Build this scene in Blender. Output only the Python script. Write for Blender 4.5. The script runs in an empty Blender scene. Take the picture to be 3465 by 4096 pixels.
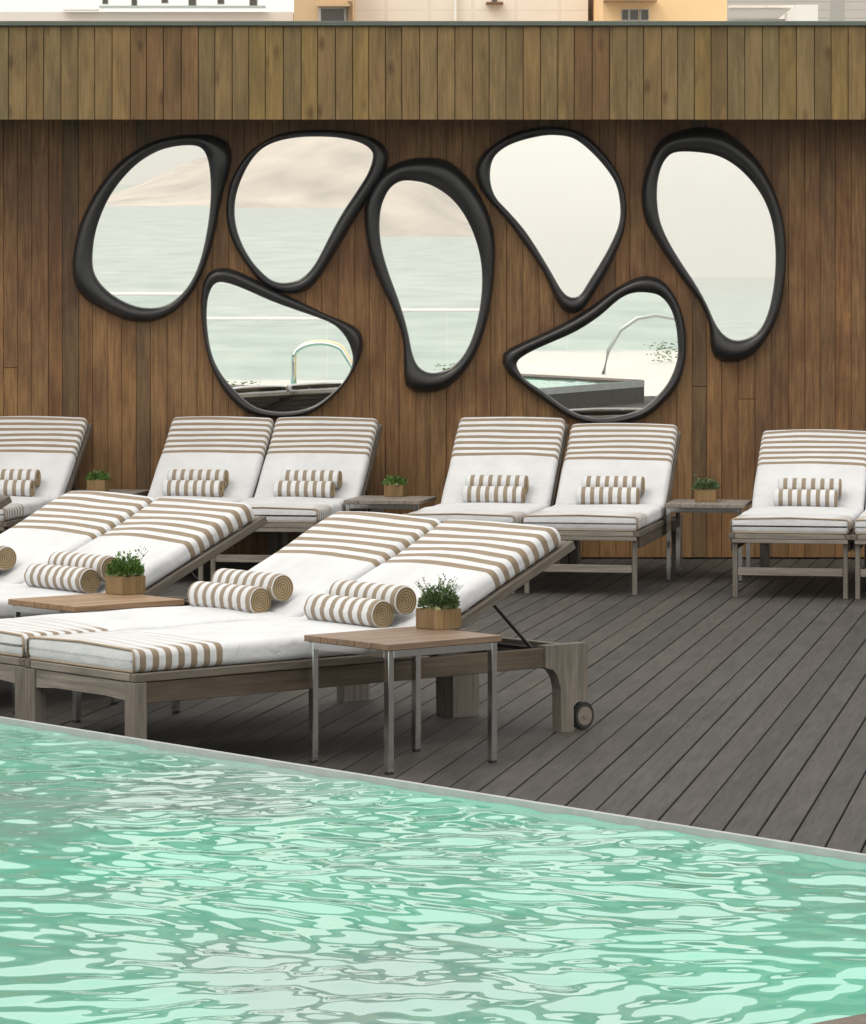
import bpy, bmesh, math, random
import numpy as np
from mathutils import Vector, Matrix
R = math.radians
C = bpy.context.scene.collection
sc = bpy.context.scene
random.seed(7)
rng = np.random.default_rng(7)

# ---------------------------------------------------------------- camera, world, sun, exposure
H = 1.65                      # eye height over the deck, metres
F = 3567.0                    # focal length in pixels of an 866 px wide picture
cam = bpy.data.cameras.new('camera'); co = bpy.data.objects.new('camera', cam); C.objects.link(co)
co.location = (0, 0, H); co.rotation_euler = (R(90), 0, 0)
cam.sensor_fit = 'HORIZONTAL'; cam.sensor_width = 36; cam.lens = F / 866 * 36
cam.shift_y = -(512 - 300) / 866
cam.clip_start = 0.1; cam.clip_end = 20000
sc.camera = co
sc.render.resolution_x = 866; sc.render.resolution_y = 1024

SUN_AZ = R(222)               # clockwise from +Y
SUN_EL = R(50)
w = bpy.data.worlds.new('World'); sc.world = w; w.use_nodes = True
nt = w.node_tree; nt.nodes.clear()
sky = nt.nodes.new('ShaderNodeTexSky'); sky.sky_type = 'NISHITA'; sky.sun_disc = False
sky.sun_elevation = SUN_EL; sky.sun_rotation = SUN_AZ
sky.air_density = 1.0; sky.dust_density = 3.0; sky.ozone_density = 1.0; sky.altitude = 30
bg = nt.nodes.new('ShaderNodeBackground'); bg.inputs[1].default_value = 0.15
wo = nt.nodes.new('ShaderNodeOutputWorld')
# thin bright cloud veil over the clear sky, slightly uneven
tcw = nt.nodes.new('ShaderNodeTexCoord'); nzw = nt.nodes.new('ShaderNodeTexNoise'); nzw.inputs['Scale'].default_value = 2.2; nzw.inputs['Detail'].default_value = 5
nt.links.new(tcw.outputs['Generated'], nzw.inputs['Vector'])
rw = nt.nodes.new('ShaderNodeValToRGB'); rw.color_ramp.elements[0].position = .3; rw.color_ramp.elements[0].color = (.72, .72, .72, 1); rw.color_ramp.elements[1].position = .7; rw.color_ramp.elements[1].color = (.95, .95, .95, 1)
nt.links.new(nzw.outputs[0], rw.inputs[0])
mxw = nt.nodes.new('ShaderNodeMix'); mxw.data_type = 'RGBA'; mxw.inputs[7].default_value = (8.4, 8.1, 7.4, 1)
nt.links.new(rw.outputs[0], mxw.inputs[0]); nt.links.new(sky.outputs[0], mxw.inputs[6])
# overcast luminance: the veil grows brighter from the horizon to the zenith
sxw = nt.nodes.new('ShaderNodeSeparateXYZ'); nt.links.new(tcw.outputs['Generated'], sxw.inputs[0])
mz = nt.nodes.new('ShaderNodeMath'); mz.operation = 'MULTIPLY_ADD'; mz.use_clamp = False; mz.inputs[1].default_value = .75; mz.inputs[2].default_value = .93
mx0 = nt.nodes.new('ShaderNodeMath'); mx0.operation = 'MAXIMUM'; mx0.inputs[1].default_value = 0
nt.links.new(sxw.outputs[2], mx0.inputs[0]); nt.links.new(mx0.outputs[0], mz.inputs[0])
vm = nt.nodes.new('ShaderNodeVectorMath'); vm.operation = 'SCALE'; nt.links.new(mxw.outputs[2], vm.inputs[0]); nt.links.new(mz.outputs[0], vm.inputs['Scale'])
nt.links.new(vm.outputs[0], bg.inputs[0]); nt.links.new(bg.outputs[0], wo.inputs[0])
sd = bpy.data.lights.new('sun', 'SUN'); sd.energy = 0.7; sd.angle = R(20); sd.color = (1.0, 0.91, 0.78)
so = bpy.data.objects.new('sun', sd); C.objects.link(so)
sv = Vector((math.sin(SUN_AZ) * math.cos(SUN_EL), math.cos(SUN_AZ) * math.cos(SUN_EL), math.sin(SUN_EL)))
so.rotation_euler = sv.to_track_quat('Z', 'Y').to_euler(); so.location = sv * 30
sc.view_settings.view_transform = 'Standard'; sc.view_settings.look = 'None'
sc.view_settings.gamma = 1; sc.view_settings.use_curve_mapping = False
sc.view_settings.exposure = 0.08

# ---------------------------------------------------------------- geometry constants
Lv = Vector((.760, .650, 0)); Nv = Vector((.650, -.760, 0)); Wv = -Nv      # lounger length; towards the camera side; across
WALL = 22.72                                                             # front of the wall planks
FASC = 22.27                                                             # front of the fascia planks
def ln(l, n, z=0): return Lv * l + Nv * n + Vector((0, 0, z))
def pix(x, y, Y): return Vector(((x - 433) / F * Y, Y, H - (y - 300) / F * Y))

# ---------------------------------------------------------------- materials
def newmat(name):
    m = bpy.data.materials.new(name); m.use_nodes = True
    nt = m.node_tree; b = nt.nodes['Principled BSDF']
    return m, nt, b
def N(nt, t, **k):
    n = nt.nodes.new(t)
    for a, v in k.items(): setattr(n, a, v)
    return n
def lk(nt, a, b): nt.links.new(a, b)
def mathn(nt, op, a, b=None, c=None):
    n = N(nt, 'ShaderNodeMath', operation=op)
    for i, v in enumerate((a, b, c)):
        if v is None: continue
        if isinstance(v, (int, float)): n.inputs[i].default_value = v
        else: lk(nt, v, n.inputs[i])
    return n.outputs[0]
def mixc(nt, f, a, b, mode='MIX'):
    n = N(nt, 'ShaderNodeMix', data_type='RGBA', blend_type=mode)
    for s, v in ((n.inputs[0], f), (n.inputs[6], a), (n.inputs[7], b)):
        if isinstance(v, (int, float)): s.default_value = v
        elif isinstance(v, tuple): s.default_value = v if len(v) == 4 else (*v, 1)
        else: lk(nt, v, s)
    return n.outputs[2]
def coord(nt, scale, space='Object', rnd=True):
    tc = N(nt, 'ShaderNodeTexCoord')
    mp = N(nt, 'ShaderNodeMapping'); mp.inputs['Scale'].default_value = scale
    if rnd:
        oi = N(nt, 'ShaderNodeObjectInfo')
        va = N(nt, 'ShaderNodeVectorMath', operation='MULTIPLY'); va.inputs[1].default_value = (37, 53, 71)
        lk(nt, oi.outputs['Random'], va.inputs[0])
        vb = N(nt, 'ShaderNodeVectorMath', operation='ADD')
        lk(nt, tc.outputs[space], vb.inputs[0]); lk(nt, va.outputs[0], vb.inputs[1])
        lk(nt, vb.outputs[0], mp.inputs[0])
    else: lk(nt, tc.outputs[space], mp.inputs[0])
    return mp.outputs[0]
def noise(nt, vec, scale, detail=4, rough=.55, dist=0):
    n = N(nt, 'ShaderNodeTexNoise'); n.inputs['Scale'].default_value = scale
    n.inputs['Detail'].default_value = detail; n.inputs['Roughness'].default_value = rough
    n.inputs['Distortion'].default_value = dist
    lk(nt, vec, n.inputs['Vector']); return n.outputs[0]
def ramp(nt, fac, stops):
    n = N(nt, 'ShaderNodeValToRGB'); e = n.color_ramp.elements
    while len(e) < len(stops): e.new(.5)
    for k, (p, c) in enumerate(stops):
        e[k].position = p; e[k].color = (*c, 1) if len(c) == 3 else c
    lk(nt, fac, n.inputs[0]); return n.outputs[0]
def bump(nt, b, h, strength=.3, dist=.002):
    n = N(nt, 'ShaderNodeBump'); n.inputs['Strength'].default_value = strength; n.inputs['Distance'].default_value = dist
    lk(nt, h, n.inputs['Height']); lk(nt, n.outputs[0], b.inputs['Normal'])

def wood(name, axis, lo, hi, tint=(1, 1, 1), rough=.7, grain=1.0, knots=.0, objcolor=False, blotch=.35, spec=.35, wear=None):
    """grain runs along axis; lo/hi: dark and light of the grain"""
    m, nt, b = newmat(name)
    s = [22, 22, 22]; s[axis] = 1.2
    v = coord(nt, tuple(s)); g = noise(nt, v, 3.0 * grain, 6, .62, .25)
    s2 = [90, 90, 90]; s2[axis] = 3
    g2 = noise(nt, coord(nt, tuple(s2)), 3.0, 3, .6)
    s3 = [7, 7, 7]; s3[axis] = 1.6
    bl = noise(nt, coord(nt, tuple(s3)), 1.3, 4, .6, .6)
    f = mathn(nt, 'ADD', mathn(nt, 'MULTIPLY', g, .7), mathn(nt, 'MULTIPLY', g2, .3))
    col = ramp(nt, f, [(.32, lo), (.66, hi)])
    dk = ramp(nt, bl, [(.3, (1 - blotch,) * 3), (.62, (1.0, 1.0, 1.0))])
    col = mixc(nt, 1.0, col, dk, 'MULTIPLY')
    if knots:
        kv = N(nt, 'ShaderNodeTexVoronoi'); kv.inputs['Scale'].default_value = 1.0
        ks = [7.0, 7.0, 7.0]; ks[axis] = 3.2
        lk(nt, coord(nt, tuple(ks)), kv.inputs['Vector'])
        kk = ramp(nt, kv.outputs['Distance'], [(.05, (knots,) * 3), (.2, (0, 0, 0))])
        col = mixc(nt, kk, col, mixc(nt, 1.0, col, (.45, .36, .30), 'MULTIPLY'))
    if wear:
        tc = N(nt, 'ShaderNodeNewGeometry')
        mp = N(nt, 'ShaderNodeMapping'); mp.inputs['Scale'].default_value = (1.1, 1.0, .8); lk(nt, tc.outputs['Position'], mp.inputs[0])
        n1 = noise(nt, mp.outputs[0], 1.4, 5, .65, .4)
        spz = N(nt, 'ShaderNodeSeparateXYZ'); lk(nt, tc.outputs['Position'], spz.inputs[0])
        n1 = mathn(nt, 'ADD', n1, mathn(nt, 'MULTIPLY', mathn(nt, 'SUBTRACT', 1.7, spz.outputs[2]), .07))
        ff = ramp(nt, mathn(nt, 'MULTIPLY_ADD', g, .35, n1), [(.56, (0, 0, 0)), (.80, (1, 1, 1))])
        col = mixc(nt, ff, col, mixc(nt, 1.0, col, wear, 'MULTIPLY'))
    if objcolor:
        oi = N(nt, 'ShaderNodeObjectInfo'); col = mixc(nt, 1.0, col, oi.outputs['Color'], 'MULTIPLY')
    else: col = mixc(nt, 1.0, col, tint, 'MULTIPLY')
    lk(nt, col, b.inputs['Base Color'])
    b.inputs['Roughness'].default_value = rough; b.inputs['Specular IOR Level'].default_value = spec
    bump(nt, b, f, .5, .0025)
    return m
def plain(name, col, rough=.6, metal=0, spec=.5, var=.0, vs=12, bmp=0, bs=200):
    m, nt, b = newmat(name)
    b.inputs['Base Color'].default_value = (*col, 1); b.inputs['Roughness'].default_value = rough
    b.inputs['Metallic'].default_value = metal; b.inputs['Specular IOR Level'].default_value = spec
    if var:
        n = noise(nt, coord(nt, (1, 1, 1)), vs, 5, .6)
        lk(nt, mixc(nt, 1.0, (*col, 1), ramp(nt, n, [(.3, (1 - var,) * 3), (.7, (1, 1, 1))]), 'MULTIPLY'), b.inputs['Base Color'])
    if bmp:
        bump(nt, b, noise(nt, coord(nt, (1, 1, 1)), bs, 3, .6), bmp, .003)
    return m

M = {}
M['wall'] = wood('wall plank wood', 2, (.088, .040, .018), (.160, .080, .036), rough=.66, knots=.4, objcolor=True, blotch=.3, wear=(1.7, 1.9, 1.7))
M['fascia'] = wood('fascia plank wood', 2, (.150, .098, .040), (.250, .170, .075), rough=.7, knots=.85, objcolor=True, blotch=.4)
M['deck'] = wood('weathered deck board', 1, (.034, .031, .028), (.070, .065, .060), rough=.72, objcolor=True, blotch=.28, spec=.2)
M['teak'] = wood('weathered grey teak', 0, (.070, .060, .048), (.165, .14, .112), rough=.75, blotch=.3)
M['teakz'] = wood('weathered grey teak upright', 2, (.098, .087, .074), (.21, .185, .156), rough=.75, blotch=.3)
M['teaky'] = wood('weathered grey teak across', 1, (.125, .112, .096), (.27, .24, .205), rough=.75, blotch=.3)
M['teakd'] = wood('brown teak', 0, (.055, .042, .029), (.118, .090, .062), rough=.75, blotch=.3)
M['top'] = wood('oiled table board', 0, (.12, .078, .050), (.25, .17, .115), rough=.5, blotch=.25)
M['topg'] = wood('greyed table board', 0, (.15, .13, .112), (.27, .24, .21), rough=.55, blotch=.25)
M['pot'] = wood('planter wood', 2, (.13, .078, .030), (.28, .18, .080), rough=.6, blotch=.3)
M['chrome'] = plain('brushed steel', (.74, .74, .74), .10, 1.0)
M['rubber'] = plain('black rubber', (.012, .012, .012), .55)
M['frame'] = plain('black lacquered frame', (.011, .011, .012), .36, 0, .5, var=.2, vs=3)
M['dark'] = plain('dark metal', (.025, .025, .025), .45, .6)
M['soil'] = plain('soil', (.03, .022, .015), .9)
M['piping'] = plain('taupe piping', (.30, .23, .16), .85)
M['coping'] = plain('grey green metal coping', (.115, .135, .115), .5, .3, var=.25, vs=4)
M['backing'] = plain('dark batten', (.015, .011, .008), .9)
M['rim'] = plain('pale pool rim', (.36, .38, .38), .5, var=.2, vs=9)
M['pebble'] = plain('pale succulent', (.42, .42, .22), .7, var=.3, vs=60)

def fabric(name, lo, hi, taupe=(.225, .175, .125), pitch=.055, w=.5, axis=0, folds=.8, overexposed=0):
    """stripes between lo and hi along the local axis"""
    m, nt, b = newmat(name)
    tc = N(nt, 'ShaderNodeTexCoord'); sx = N(nt, 'ShaderNodeSeparateXYZ'); lk(nt, tc.outputs['Object'], sx.inputs[0])
    x = sx.outputs[axis]
    wob = noise(nt, coord(nt, (1, 1, 1)), 6, 2, .5)
    x = mathn(nt, 'MULTIPLY_ADD', wob, .008, x)
    fr = mathn(nt, 'FRACT', mathn(nt, 'DIVIDE', mathn(nt, 'SUBTRACT', x, lo), pitch))
    st = mathn(nt, 'LESS_THAN', fr, w)
    st = mathn(nt, 'MULTIPLY', st, mathn(nt, 'GREATER_THAN', x, lo)); st = mathn(nt, 'MULTIPLY', st, mathn(nt, 'LESS_THAN', x, hi))
    if overexposed:                                                # stripes paled on the middle of the top: overexposure put into the colour
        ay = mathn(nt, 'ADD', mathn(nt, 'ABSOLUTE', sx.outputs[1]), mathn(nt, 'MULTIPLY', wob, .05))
        st = mathn(nt, 'MULTIPLY', st, ramp(nt, ay, [(.26, (1 - overexposed,) * 3), (.31, (1, 1, 1))]))
    nz = noise(nt, coord(nt, (1, 1, 1)), 5, 4, .6)
    wh = ramp(nt, nz, [(.3, (.49, .50, .52)), (.7, (.57, .58, .60))])
    weave = noise(nt, coord(nt, (1, 1, 1)), 420, 2, .5)
    tp = mixc(nt, weave, tuple(c * .85 for c in taupe), tuple(c * 1.1 for c in taupe))
    lk(nt, mixc(nt, st, wh, tp), b.inputs['Base Color'])
    b.inputs['Roughness'].default_value = .9; b.inputs['Specular IOR Level'].default_value = .15
    b.inputs['Sheen Weight'].default_value = .15
    h = mathn(nt, 'MULTIPLY_ADD', noise(nt, coord(nt, (1, 1, 1)), 7, 3, .5, .6), 1.0, mathn(nt, 'MULTIPLY', weave, .05))
    bump(nt, b, h, folds, .02)
    return m
M['seat'] = fabric('seat cushion cloth', .030, .388, overexposed=.72)
M['back'] = fabric('back cushion cloth', .475, .885)
M['towel'] = fabric('towel cloth', -.3, .3, (.235, .19, .14), .054, .46, 0, .25)
def towel_end():
    m, nt, b = newmat('towel roll end')
    tc = N(nt, 'ShaderNodeTexCoord'); sx = N(nt, 'ShaderNodeSeparateXYZ'); lk(nt, tc.outputs['Object'], sx.inputs[0])
    r = mathn(nt, 'SQRT', mathn(nt, 'ADD', mathn(nt, 'POWER', sx.outputs[1], 2), mathn(nt, 'POWER', sx.outputs[2], 2)))
    a = mathn(nt, 'DIVIDE', mathn(nt, 'ARCTAN2', sx.outputs[2], sx.outputs[1]), 6.2832)
    sp = mathn(nt, 'FRACT', mathn(nt, 'SUBTRACT', mathn(nt, 'DIVIDE', r, .0105), a))
    ring = ramp(nt, sp, [(0, (.10, .07, .035)), (.28, (.36, .27, .155)), (.8, (.33, .245, .14)), (1, (.10, .07, .035))])
    lk(nt, ring, b.inputs['Base Color']); b.inputs['Roughness'].default_value = .9
    bump(nt, b, sp, .6, .003)
    return m
M['towel_end'] = towel_end()
def leafmat(name, a, bb):
    m, nt, b = newmat(name)
    n = noise(nt, coord(nt, (1, 1, 1)), 40, 2, .5)
    lk(nt, ramp(nt, n, [(.35, a), (.65, bb)]), b.inputs['Base Color'])
    b.inputs['Roughness'].default_value = .5; b.inputs['Subsurface Weight'].default_value = 0
    return m
M['leaf'] = leafmat('grey green leaf', (.035, .065, .022), (.10, .16, .055))
M['leaf2'] = leafmat('fresh green leaf', (.035, .09, .012), (.11, .21, .035))
def mirror():
    m, nt, b = newmat('mirror glass')
    b.inputs['Base Color'].default_value = (.93, .95, .93, 1); b.inputs['Metallic'].default_value = 1; b.inputs['Roughness'].default_value = .004
    return m
M['mirror'] = mirror()
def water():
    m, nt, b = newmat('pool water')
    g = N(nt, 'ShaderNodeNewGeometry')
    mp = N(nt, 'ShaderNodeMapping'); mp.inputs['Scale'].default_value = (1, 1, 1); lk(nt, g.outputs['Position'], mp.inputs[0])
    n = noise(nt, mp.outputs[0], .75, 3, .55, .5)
    lk(nt, ramp(nt, n, [(.36, (.20, .34, .31)), (.47, (.16, .40, .32)), (.66, (.13, .45, .34))]), b.inputs['Base Color'])  # grey and green patches: submerged shade, reflections and pool-floor glow put into the colour
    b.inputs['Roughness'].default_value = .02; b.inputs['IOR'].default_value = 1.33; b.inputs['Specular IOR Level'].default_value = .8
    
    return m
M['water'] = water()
def sea():
    m, nt, b = newmat('sea water')
    g = N(nt, 'ShaderNodeNewGeometry')
    mp = N(nt, 'ShaderNodeMapping'); mp.inputs['Scale'].default_value = (.03, .012, 1); lk(nt, g.outputs['Position'], mp.inputs[0])
    n = noise(nt, mp.outputs[0], 2, 6, .6, .3)
    lk(nt, ramp(nt, n, [(.3, (.33, .375, .365)), (.7, (.48, .52, .50))]), b.inputs['Base Color'])
    b.inputs['Roughness'].default_value = .8; b.inputs['Specular IOR Level'].default_value = .12; bump(nt, b, n, .3, 2)
    return m
M['sea'] = sea()

# ---------------------------------------------------------------- mesh helpers
def tag(o, label=None, cat=None, group=None, kind=None):
    if label: o['label'] = label
    if cat: o['category'] = cat
    if group: o['group'] = group
    if kind: o['kind'] = kind
    return o
def empty(name, loc=(0, 0, 0), rz=0, label=None, cat=None, group=None, kind=None):
    o = bpy.data.objects.new(name, None); o.empty_display_size = .1; C.objects.link(o)
    o.location = loc; o.rotation_euler = (0, 0, rz)
    return tag(o, label, cat, group, kind)
def link(name, me, mat=None, parent=None, loc=None, rot=None, smooth=False):
    if mat is not None:
        for x in (mat if isinstance(mat, (list, tuple)) else [mat]): me.materials.append(x)
    if smooth:
        me.polygons.foreach_set('use_smooth', [True] * len(me.polygons))
    o = bpy.data.objects.new(name, me); C.objects.link(o)
    if parent is not None: o.parent = parent
    if loc is not None: o.location = loc
    if rot is not None: o.rotation_euler = rot
    return o
def mesh(name, bm, mat=None, parent=None, loc=None, rot=None, smooth=False):
    me = bpy.data.meshes.new(name); bmesh.ops.recalc_face_normals(bm, faces=bm.faces); bm.to_mesh(me); bm.free()
    return link(name, me, mat, parent, loc, rot, smooth)
def box(bm, x0, x1, y0, y1, z0, z1, bev=0.0, mat=None):
    vs = [bm.verts.new(p) for p in ((x0, y0, z0), (x1, y0, z0), (x1, y1, z0), (x0, y1, z0), (x0, y0, z1), (x1, y0, z1), (x1, y1, z1), (x0, y1, z1))]
    if mat is not None:
        for v in vs: v.co = mat @ v.co
    fs = [bm.faces.new([vs[i] for i in f]) for f in ((0, 3, 2, 1), (4, 5, 6, 7), (0, 1, 5, 4), (1, 2, 6, 5), (2, 3, 7, 6), (3, 0, 4, 7))]
    if bev:
        es = {e for f in fs for e in f.edges}
        bmesh.ops.bevel(bm, geom=list(es), offset=bev, segments=1, affect='EDGES')
    return bm
def boxo(name, dims, mat, parent=None, bev=0.0, **k):
    bm = bmesh.new(); box(bm, *dims, bev=bev); return mesh(name, bm, mat, parent, **k)
def prism(bm, pts, y0, y1):
    """polygon in XZ extruded over y"""
    a = [bm.verts.new((p[0], y0, p[1])) for p in pts]; b = [bm.verts.new((p[0], y1, p[1])) for p in pts]
    bm.faces.new(a); bm.faces.new(b[::-1])
    for i in range(len(pts)):
        j = (i + 1) % len(pts); bm.faces.new((a[j], a[i], b[i], b[j]))
    return bm
def prismz(bm, pts, z0, z1):
    a = [bm.verts.new((p[0], p[1], z0)) for p in pts]; b = [bm.verts.new((p[0], p[1], z1)) for p in pts]
    bm.faces.new(a[::-1]); bm.faces.new(b)
    for i in range(len(pts)):
        j = (i + 1) % len(pts); bm.faces.new((a[i], a[j], b[j], b[i]))
    return bm
def cyl(bm, c, axis, r, h, seg=24):
    """cylinder centred at c along the axis index"""
    ring = [[], []]
    for k in (0, 1):
        for i in range(seg):
            t = 2 * math.pi * i / seg; p = [0, 0, 0]; p[axis] = (k - .5) * h
            p[(axis + 1) % 3] = r * math.cos(t); p[(axis + 2) % 3] = r * math.sin(t)
            ring[k].append(bm.verts.new(Vector(c) + Vector(p)))
    bm.faces.new(ring[0][::-1]); bm.faces.new(ring[1])
    for i in range(seg):
        j = (i + 1) % seg; bm.faces.new((ring[0][i], ring[0][j], ring[1][j], ring[1][i]))
    return bm
def tube(bm, pts, r, seg=8, closed=False):
    pts = [Vector(p) for p in pts]; n = len(pts); rings = []
    for i, p in enumerate(pts):
        if closed: d = pts[(i + 1) % n] - pts[i - 1]
        else: d = pts[min(i + 1, n - 1)] - pts[max(i - 1, 0)]
        d.normalize(); u = d.orthogonal().normalized() if abs(d.z) > .95 else d.cross(Vector((0, 0, 1))).normalized()
        v = d.cross(u)
        rings.append([bm.verts.new(p + (u * math.cos(2 * math.pi * k / seg) + v * math.sin(2 * math.pi * k / seg)) * r) for k in range(seg)])
    for i in range(n if closed else n - 1):
        a, b = rings[i], rings[(i + 1) % n]
        for k in range(seg):
            m = (k + 1) % seg; bm.faces.new((a[k], a[m], b[m], b[k]))
    if not closed: bm.faces.new(rings[0]); bm.faces.new(rings[-1][::-1])
    return bm
def cushion(L, W, T, r=.028, re=.03, seed=0, sag=.0, puff=.006):
    """soft slab 0..L, -W/2..W/2, 0..T with rounded long edges and ends"""
    bm = bmesh.new(); rr = random.Random(seed)
    r = min(r, T * .49)
    sec = []                                                 # section as (y, z, weight) with inset applied later
    K = 5
    for cy, cz, a0 in ((1, 1, 0), (-1, 1, 90), (-1, -1, 180), (1, -1, 270)):
        for k in range(K + 1):
            a = R(a0 + 90 * k / K); sec.append((cy, cz, math.cos(a), math.sin(a)))
        if cz == 1 and cy == 1:
            for q in range(1, 10): sec.append(('t', 1 - q / 5, 0, 1))
    xs = [0, .006, .016, re]; n = 30
    xs += [re + (L - 2 * re) * i / n for i in range(1, n)]; xs += [L - re, L - .016, L - .006, L]
    ph = [rr.uniform(0, 6.28) for _ in range(6)]
    rings = []
    for x in xs:
        e = min(x, L - x); ins = 0
        if e < re: q = 1 - e / re; ins = re * (1 - math.sqrt(max(0, 1 - q * q)))
        ins = min(ins, T * .40)
        ring = []
        for s in sec:
            if s[0] == 't': y = s[1] * (W / 2 - r); z = T - ins
            else:
                y = s[0] * (W / 2 - r) + s[2] * max(r - ins * .3, .004) - s[0] * ins * .6
                z = (T - r if s[1] > 0 else r) + s[3] * r - s[1] * ins
            wv = puff * (math.sin(7 * x + ph[0]) * math.cos(6 * y + ph[1]) + .6 * math.sin(15 * x + 9 * y + ph[2]))
            if z > T * .5: z += wv * (1 if e > re else .4) + .010 * (1 - (2 * y / W) ** 2) - sag * math.sin(math.pi * x / L)
            y += .3 * wv * (1 if y > 0 else -1)
            ring.append(bm.verts.new((x, y, z)))
        rings.append(ring)
    m = len(sec)
    for a, b in zip(rings, rings[1:]):
        for k in range(m):
            j = (k + 1) % m; bm.faces.new((a[k], b[k], b[j], a[j]))
    bm.faces.new(rings[0]); bm.faces.new(rings[-1][::-1])
    return bm
def copy_tree(o, parent=None):
    c = o.copy(); C.objects.link(c)
    if parent is not None: c.parent = parent
    for ch in list(o.children): copy_tree(ch, c)
    return c

# ================================================================ SETTING
# ---- sea, land, hills, haze (behind the camera: what the mirrors show)
SEA = -24.0
bm = bmesh.new(); prismz(bm, [(-3900, -6000), (3900, -6000), (3900, -60), (-3900, -60)], SEA - 1, SEA)
tag(mesh('sea', bm, M['sea']), kind='structure')
bm = bmesh.new(); prismz(bm, [(-900, -60), (900, -60), (900, 900), (-900, 900)], SEA - 1, SEA + .6)
tag(mesh('ground', bm, plain('city ground', (.22, .21, .19), .9, var=.3, vs=.1)), kind='structure')
def hills():
    nx, ny = 90, 30; X = np.linspace(-560, 200, nx); Y = np.linspace(-3500, -2500, ny)
    gx, gy = np.meshgrid(X, Y, indexing='ij')
    t = np.clip((gy + 2500) / -400, 0, 1)
    peak = lambda c, s, h: h * np.exp(-np.abs((gx - c) / s) ** 1.6)
    h = peak(-130, 62, 52) + peak(-60, 40, 24) + peak(-5, 55, 34) + peak(-215, 40, 14) + peak(60, 40, 8)
    for k in range(26):
        wl = 20 * 1.12 ** k; a = rng.uniform(0, 6.28); p = rng.uniform(0, 6.28)
        h = h + np.clip(h, 0, 60) / 60 * (wl * .022) * np.sin((gx * math.cos(a) + gy * .4 * math.sin(a)) * 6.28 / wl + p)
    z = SEA - 2 + (h + 0) * np.sin(t * math.pi / 2) * 1.15
    V = np.stack([gx, gy, z], -1).reshape(-1, 3)
    Fc = [(i * ny + j, (i + 1) * ny + j, (i + 1) * ny + j + 1, i * ny + j + 1) for i in range(nx - 1) for j in range(ny - 1)]
    me = bpy.data.meshes.new('hills'); me.from_pydata(V.tolist(), [], Fc)
    tag(link('hills', me, plain('hill rock and forest', (.66, .57, .49), .9, var=.5, vs=.02), smooth=True), kind='structure')
hills()

# ---- deck: boards run at 10.9 degrees to the view axis
deck = empty('deck', (0, 0, 0), 0, kind='structure')
Bv = Vector((.1891, .98196, 0)); Pv = Vector((.98196, -.1891, 0)); ANG = math.atan2(-Pv.y * -1, 0) 
LRIM, NEDGE = 6.81, -4.84
rot_deck = math.atan2(-Bv.x, Bv.y)
pitch, p0 = .1130, -1.326
def board(qa0, qa1, qb0, qb1, pc, tone):
    hw = pitch / 2 - .0035; th = .028
    bm = bmesh.new(); L0 = min(qa0, qa1)
    pts = [(-hw, qa0 - L0), (hw, qa1 - L0), (hw, qb1 - L0), (-hw, qb0 - L0)]
    prismz(bm, pts, -th, 0)
    bmesh.ops.bevel(bm, geom=[e for e in bm.edges if e.verts[0].co.z > -.001 and e.verts[1].co.z > -.001], offset=.002, segments=1, affect='EDGES')
    o = mesh('deck_board', bm, M['deck'], deck, loc=Pv * pc + Bv * L0 + Vector((0, 0, random.uniform(-.0012, .0012))), rot=(0, 0, rot_deck))
    o.color = tone
hw = pitch / 2
for k in range(-72, 40):
    pc = p0 + pitch * (k + .5)
    t = random.uniform(.86, 1.10); wr = random.uniform(-.03, .03)
    tone = (t * (1 + wr), t, t * (1 - wr), 1)
    def q_wall(p): return (WALL + .02 + p * .1891) / .98196
    def q_rim(p): return (LRIM - .03 - p * Lv.dot(Pv)) / Lv.dot(Bv)
    def q_n(p): return (p * Nv.dot(Pv) - NEDGE - .3) / -Nv.dot(Bv)
    a, b = pc - hw, pc + hw
    if pc < .40:
        board(q_rim(a), q_rim(b), q_wall(a), q_wall(b), pc, tone)
    else:
        board((7 + a * .1891) / .98196, (7 + b * .1891) / .98196, q_wall(a), q_wall(b), pc, tone)
bm = bmesh.new(); prismz(bm, [(1.19, 6.995), (-9.4, -2.18), (9, -2.18), (9, 6.995)], -.04, 0)
tag(mesh('paving', bm, plain('pale stone paving', (.62, .60, .56), .5, var=.15, vs=2)), kind='structure')
bm = bmesh.new(); prismz(bm, [(-14, -2.1), (9, -2.1), (9, 24), (-14, 24)], -.12, -.05)
mesh('deck_base', bm, M['backing'], deck)

# ---- pool: rim, wooden coping on the camera side, water
bm = bmesh.new()
def lnbox(bm, l0, l1, n0, n1, z0, z1):
    prismz(bm, [ln(l0, n0)[:2], ln(l0, n1)[:2], ln(l1, n1)[:2], ln(l1, n0)[:2]][::1], z0, z1)
RZ = .225
lnbox(bm, LRIM - .020, LRIM, -18, NEDGE + .3, RZ - .07, RZ)
lnbox(bm, -6.0, -5.9, -18, NEDGE + .3, -.05, RZ)
tag(mesh('pool_rim', bm, M['rim']), kind='structure')
bm = bmesh.new(); lnbox(bm, LRIM - .018, LRIM - .002, -18, NEDGE + .298, -.05, RZ - .072)
tag(mesh('pool_wall', bm, plain('dark pool wall stone', (.07, .065, .06), .6, var=.3, vs=12)), kind='structure')
bm = bmesh.new(); lnbox(bm, -5.9, LRIM - .025, NEDGE, NEDGE + .3, -.05, RZ + .004)
tag(mesh('pool_coping', bm, plain('brown coping', (.13, .10, .08), .7, var=.4, vs=20)), kind='structure')
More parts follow.
